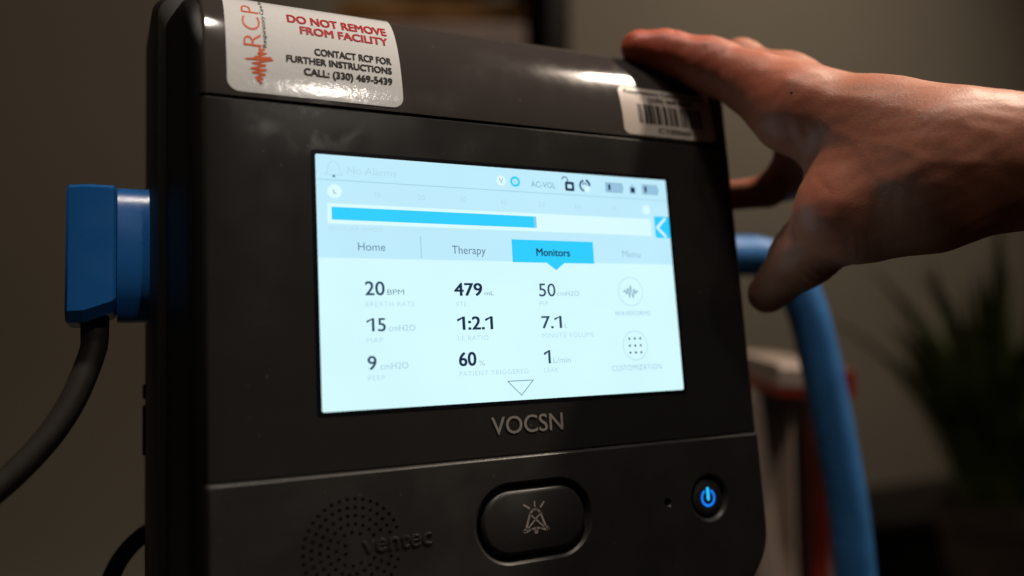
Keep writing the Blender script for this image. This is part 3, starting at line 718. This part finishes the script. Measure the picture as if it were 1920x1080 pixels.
# ================================================================== HAND
def surface_nets(D, org, h):
    s = D < 0
    cell = np.zeros(np.array(D.shape) - 1, np.int8)
    for dx in (0, 1):
        for dy in (0, 1):
            for dz in (0, 1): cell += s[dx:D.shape[0] - 1 + dx, dy:D.shape[1] - 1 + dy, dz:D.shape[2] - 1 + dz]
    act = (cell > 0) & (cell < 8); idx = np.full(cell.shape, -1, np.int64); I = np.argwhere(act); idx[act] = np.arange(len(I))
    acc = np.zeros((len(I), 3)); cnt = np.zeros(len(I))
    cor = [(x, y, z) for x in (0, 1) for y in (0, 1) for z in (0, 1)]
    for a in cor:
        for ax in range(3):
            if a[ax]: continue
            b = list(a); b[ax] = 1
            da = D[I[:, 0] + a[0], I[:, 1] + a[1], I[:, 2] + a[2]]; db = D[I[:, 0] + b[0], I[:, 1] + b[1], I[:, 2] + b[2]]
            k = (da < 0) != (db < 0); t = np.where(k, da / np.where(k, da - db, 1), 0)
            p = np.tile(np.array(a, float), (len(I), 1)); p[:, ax] += t
            acc[k] += p[k]; cnt[k] += 1
    V = org + h * (I + acc / cnt[:, None]); F = []
    for ax in range(3):
        u, v = [(1, 2), (2, 0), (0, 1)][ax]
        sl = [slice(1, -1)] * 3; sl[ax] = slice(0, -1); a = s[tuple(sl)]
        sl[ax] = slice(1, None); b = s[tuple(sl)]
        for flip, msk in ((False, a & ~b), (True, ~a & b)):
            E = np.argwhere(msk)
            if not len(E): continue
            for q in range(3):
                if q != ax: E[:, q] += 1
            eu = np.zeros(3, int); eu[u] = 1; ev = np.zeros(3, int); ev[v] = 1
            g = lambda P: idx[P[:, 0], P[:, 1], P[:, 2]]
            Q = np.c_[g(E - eu - ev), g(E - ev), g(E), g(E - eu)]
            F.append(Q[:, ::-1] if flip else Q)
    return V, np.concatenate(F)
def smooth(V, F, it, f=.5):
    n = len(V); E = np.concatenate([F[:, [0, 1]], F[:, [1, 2]], F[:, [2, 3]], F[:, [3, 0]]]); E = np.concatenate([E, E[:, ::-1]])
    deg = np.bincount(E[:, 0], minlength=n)[:, None]
    for _ in range(it):
        A = np.stack([np.bincount(E[:, 0], V[E[:, 1], c], n) for c in range(3)], 1) / deg
        V = V + f * (A - V)
    return V

def J(px, py, k, rpx): p = at(px, py, k); return (p, rpx * k / FPX)
# joints: photo pixel, distance, apparent radius in pixels
i_tip, i_dip, i_pip, i_mcp = J(1197, 90, .366, 33), J(1252, 98, .364, 39), J(1335, 124, .358, 49), J(1492, 205, .334, 66)
i_mid = J(1420, 160, .346, 53)
m_pip, m_mcp, m_dip = J(1388, 118, .380, 42), J(1470, 172, .362, 56), J(1330, 150, .41, 38)
r_mcp, r_pip, r_tip = J(1525, 285, .378, 50), J(1440, 358, .398, 29), J(1350, 370, .405, 28)
p_mcp = J(1560, 330, .375, 46)
p_pip, p_tip = J(1470, 350, .425, 25), J(1392, 362, .440, 21)
t_tip, t_ip, t_mcp, t_cmc = J(1439, 551, .357, 37), J(1511, 475, .338, 57), J(1588, 396, .318, 76), J(1745, 335, .300, 96)
w_top, w_bot, w_uln = J(1765, 276, .300, 88), J(1800, 325, .302, 100), J(1770, 290, .338, 88)
f_top, f_bot, f_uln = J(2600, 255, .258, 122), J(2610, 330, .260, 122), J(2610, 290, .325, 132)
prims = [
    (i_tip, i_dip, .002), (i_dip, i_pip, .004), (i_pip, i_mid, .005), (i_mid, i_mcp, .008),
    (m_dip, m_pip, .003), (m_pip, m_mcp, .004),
    (r_tip, r_pip, .002), (r_pip, r_mcp, .004),
    (p_tip, p_pip, .002), (p_pip, p_mcp, .004),
    (t_tip, t_ip, .004), (t_ip, t_mcp, .007), (t_mcp, t_cmc, .010),
    (i_mcp, w_top, .014), (m_mcp, w_top, .012), (r_mcp, w_uln, .012), (p_mcp, w_uln, .012), (i_mcp, m_mcp, .008), (m_mcp, r_mcp, .008),
    (t_cmc, w_bot, .012), (J(1545, 262, .338, 44), J(1600, 335, .322, 56), .012), (J(1560, 300, .345, 40), t_cmc, .012),
    (J(1560, 392, .313, 58), J(1580, 400, .313, 58), .010),
    (w_top, f_top, .014), (w_bot, f_bot, .014), (w_uln, f_uln, .014), (J(1655, 235, .315, 68), J(1640, 330, .318, 90), .014), (J(1640, 412, .312, 70), J(1735, 388, .302, 78), .012),
]
pts = np.array([p for a, b, _ in prims for p, r in (a, b)]); rad = max(r for a, b, _ in prims for p, r in (a, b))
lo = pts.min(0) - rad - .004; hi = pts.max(0) + rad + .004; h = .00125
dims = np.ceil((hi - lo) / h).astype(int) + 1
gx, gy, gz = [np.float32(lo[i] + h * np.arange(dims[i])) for i in range(3)]
D = None
for (a, ra), (b, rb), k in prims:
    ab = (b - a).astype(np.float32); L2 = float(ab @ ab)
    X = gx - np.float32(a[0]); Y = gy - np.float32(a[1]); Z = gz - np.float32(a[2])
    t = np.clip((X[:, None, None] * ab[0] + Y[None, :, None] * ab[1] + Z[None, None, :] * ab[2]) / np.float32(L2), 0, 1)
    d = np.sqrt((X[:, None, None] - t * ab[0]) ** 2 + (Y[None, :, None] - t * ab[1]) ** 2 + (Z[None, None, :] - t * ab[2]) ** 2) - np.float32(ra) - t * np.float32(rb - ra)
    if D is None: D = d
    else:
        hh = np.clip(np.float32(.5) + (D - d) * np.float32(.5 / k), 0, 1)
        D = D * (1 - hh) + d * hh - np.float32(k) * hh * (1 - hh)
D[0], D[-1] = 1, 1; D[:, 0], D[:, -1] = 1, 1; D[:, :, 0], D[:, :, -1] = 1, 1
V, F = surface_nets(D, lo, h); del D
V = smooth(V, F, 6)
# creases at the joints, folds of the web, soft tendon ridges
fn = np.zeros_like(V)
for q in range(4):
    e1 = V[F[:, (q + 1) % 4]] - V[F[:, q]]; e2 = V[F[:, (q - 1) % 4]] - V[F[:, q]]; nn = np.cross(e1, e2)
    for c in range(3): fn[:, c] += np.bincount(F[:, q], nn[:, c], len(V))
fn /= np.linalg.norm(fn, axis=1)[:, None] + 1e-12
disp = np.zeros(len(V))
def crease(p, q, amp, sig, reach):
    """a groove across the line from p towards q, at p"""
    global disp
    T = q - p; T = T / np.linalg.norm(T); r = V - p; s = r @ T; rr = np.linalg.norm(r - s[:, None] * T, axis=1)
    wob = .0012 * np.sin(rr * 500 + V[:, 2] * 300)
    disp -= amp * np.exp(-((s + wob) / sig) ** 2) * np.exp(-(rr / reach) ** 4)
for f_, am in ((0.0, .0007), (.13, .0005), (-.12, .0005)):
    p = t_ip[0] + (t_tip[0] - t_ip[0]) * f_; crease(p, t_tip[0], am, .0011, .016)
for f_, am in ((0, .0005), (.12, .0004), (-.12, .0004)):
    p = i_pip[0] + (i_dip[0] - i_pip[0]) * f_; crease(p, i_dip[0], am, .0011, .015)
for f_, am in ((.25, .0008), (.5, .0006)):
    p = t_mcp[0] + (t_ip[0] - t_mcp[0]) * f_; crease(p, t_ip[0], am, .0013, .018)
crease(i_dip[0], i_tip[0], .0005, .001, .012)
# relief seen on the back of the hand: tendons, veins and uneven flesh
Vr = V - CAM; kz = -(Vr @ AX[2]); PXY = np.c_[960 + FPX * (Vr @ AX[0]) / kz, 540 - FPX * (Vr @ AX[1]) / kz]
front = np.clip(-(fn * (Vr / np.linalg.norm(Vr, axis=1)[:, None])).sum(1) * 3, 0, 1)
def ridge(path, amp, sig):
    global disp
    P = np.array(path, float); best = np.full(len(V), 1e9)
    for a, b in zip(P[:-1], P[1:]):
        d = b - a; t = np.clip(((PXY - a) @ d) / (d @ d), 0, 1); best = np.minimum(best, np.linalg.norm(PXY - (a + t[:, None] * d), axis=1))
    disp += .36 * amp * np.exp(-(best / sig) ** 2) * front
ridge([(1478, 150), (1560, 178), (1680, 205), (1800, 215)], .0011, 15)
ridge([(1545, 235), (1600, 262), (1668, 270), (1740, 300), (1850, 305)], .0007, 9)
ridge([(1600, 262), (1640, 320), (1700, 355)], .0006, 8)
ridge([(1575, 375), (1640, 350), (1730, 310)], .0012, 17)
ridge([(1480, 228), (1484, 262), (1492, 300), (1512, 345)], -.0006, 8)
ridge([(1497, 222), (1500, 262), (1508, 300)], .0003, 9)
ridge([(1512, 240), (1520, 285), (1535, 330)], -.0003, 7)
ridge([(1528, 330), (1545, 350), (1556, 360)], -.0007, 6)
for k in range(5): ridge([(1590 + 9 * k, 448 + 2 * k), (1598 + 10 * k, 500)], (-.0004, .0002, -.0002, .0003, -.0003)[k], 4.5 + k % 3)
for k in range(4): ridge([(1455 + 15 * k, 492 - 6 * k), (1500 + 15 * k, 545 - 9 * k)], -.0006, 5)
for k in range(3): ridge([(1318 + 14 * k, 84), (1330 + 14 * k, 130)], -.00028, 4.5)
q = V * 1000
disp += .00013 * (np.sin(q[:, 0] * .45 + 1.3 * np.sin(q[:, 2] * .3)) * np.sin(q[:, 2] * .52 + .7) + np.sin(q[:, 0] * .9 + q[:, 1] * .8) * np.sin(q[:, 2] * .8 + q[:, 1] * .5) * .5)
V = V + fn * disp[:, None]
me = mesh_py('person', V, [tuple(f) for f in F.tolist()])

def skin():
    M = bpy.data.materials.new('skin'); M.use_nodes = True; nt = M.node_tree; N = nt.nodes; L = nt.links; p = N['Principled BSDF']
    tc = N.new('ShaderNodeTexCoord')
    n = N.new('ShaderNodeTexNoise'); n.inputs['Scale'].default_value = 70; n.inputs['Detail'].default_value = 7; L.new(tc.outputs['Object'], n.inputs['Vector'])
    r = N.new('ShaderNodeValToRGB'); r.color_ramp.elements[0].position = .3; r.color_ramp.elements[1].position = .72
    r.color_ramp.elements[0].color = (.345, .125, .073, 1); r.color_ramp.elements[1].color = (.42, .166, .100, 1)
    L.new(n.outputs['Fac'], r.inputs['Fac'])
    # fingers are redder than the wrist
    sx = N.new('ShaderNodeSeparateXYZ'); L.new(tc.outputs['Object'], sx.inputs[0])
    mr = N.new('ShaderNodeMapRange'); mr.inputs[1].default_value = i_mcp[0][0] - .0; mr.inputs[2].default_value = i_tip[0][0]; L.new(sx.outputs['X'], mr.inputs[0])
    mx = N.new('ShaderNodeMix'); mx.data_type = 'RGBA'; mx.blend_type = 'MIX'
    L.new(mr.outputs[0], mx.inputs[0]); L.new(r.outputs['Color'], mx.inputs[6]); mx.inputs[7].default_value = (.40, .078, .042, 1)
    L.new(mx.outputs[2], p.inputs['Base Color'])
    p.inputs['Roughness'].default_value = .5; p.inputs['Specular IOR Level'].default_value = .35
    p.inputs['Subsurface Weight'].default_value = .55; p.inputs['Subsurface Radius'].default_value = (1, .3, .15); p.inputs['Subsurface Scale'].default_value = .004
    vo = N.new('ShaderNodeTexVoronoi'); vo.inputs['Scale'].default_value = 1100; L.new(tc.outputs['Object'], vo.inputs['Vector'])
    n2 = N.new('ShaderNodeTexNoise'); n2.inputs['Scale'].default_value = 600; n2.inputs['Detail'].default_value = 5; L.new(tc.outputs['Object'], n2.inputs['Vector'])
    ad = N.new('ShaderNodeMath'); ad.operation = 'MULTIPLY_ADD'; L.new(vo.outputs['Distance'], ad.inputs[0]); ad.inputs[1].default_value = .6; L.new(n2.outputs['Fac'], ad.inputs[2])
    b = N.new('ShaderNodeBump'); b.inputs['Strength'].default_value = .24; b.inputs['Distance'].default_value = .0004; L.new(ad.outputs[0], b.inputs['Height']); L.new(b.outputs['Normal'], p.inputs['Normal'])
    return M
hand = link('person', me, skin(), None, None); me.shade_smooth()
tag(hand, 'bare right hand and forearm resting over the top right corner of the ventilator', 'person')
def surf(px, py):
    d = np.hypot(PXY[:, 0] - px, PXY[:, 1] - py) + kz * 40 + (front < .05) * 1e4
    return int(np.argmin(d))
i = surf(1486, 172)
bmm = bmesh.new(); bmesh.ops.create_uvsphere(bmm, u_segments=12, v_segments=8, radius=.0005)
mm = bpy.data.meshes.new('mole'); bmm.to_mesh(mm); bmm.free()
for v in mm.vertices: v.co = Vector(v.co) + Vector(V[i])
link('mole', mm, mat('dark_mole', (.11, .04, .028, 1), .6), hand, 60)
# fine arm hair on the lit side of the wrist
rnd = random.Random(5); HV = []; HF = []
axis = f_top[0] - w_top[0]; axis = axis / np.linalg.norm(axis)
for _ in range(260):
    i = surf(rnd.uniform(1590, 1925), rnd.uniform(150, 330)); p = V[i] + np.array([rnd.uniform(-.0006, .0006) for _ in range(3)]) * 0; n = fn[i]
    d = axis * -1 * rnd.uniform(.6, 1) + n * rnd.uniform(.25, .5) + np.array([0, 0, -rnd.uniform(.1, .5)]); d /= np.linalg.norm(d)
    l = rnd.uniform(.004, .008); sd = np.cross(d, n); sd /= np.linalg.norm(sd) + 1e-9; wd = .000035
    b0_ = len(HV)
    for t in (0, .5, 1): c_ = p + d * l * t - n * l * .22 * t * t; HV += [c_ - sd * wd * (1 - t * .8), c_ + sd * wd * (1 - t * .8)]
    HF += [(b0_, b0_ + 1, b0_ + 3, b0_ + 2), (b0_ + 2, b0_ + 3, b0_ + 5, b0_ + 4)]
hr_ = link('arm_hair', mesh_py('arm_hair', HV, HF), mat('brown_hair', (.05, .025, .015, 1), .5), hand, None); hr_['kind'] = 'stuff'
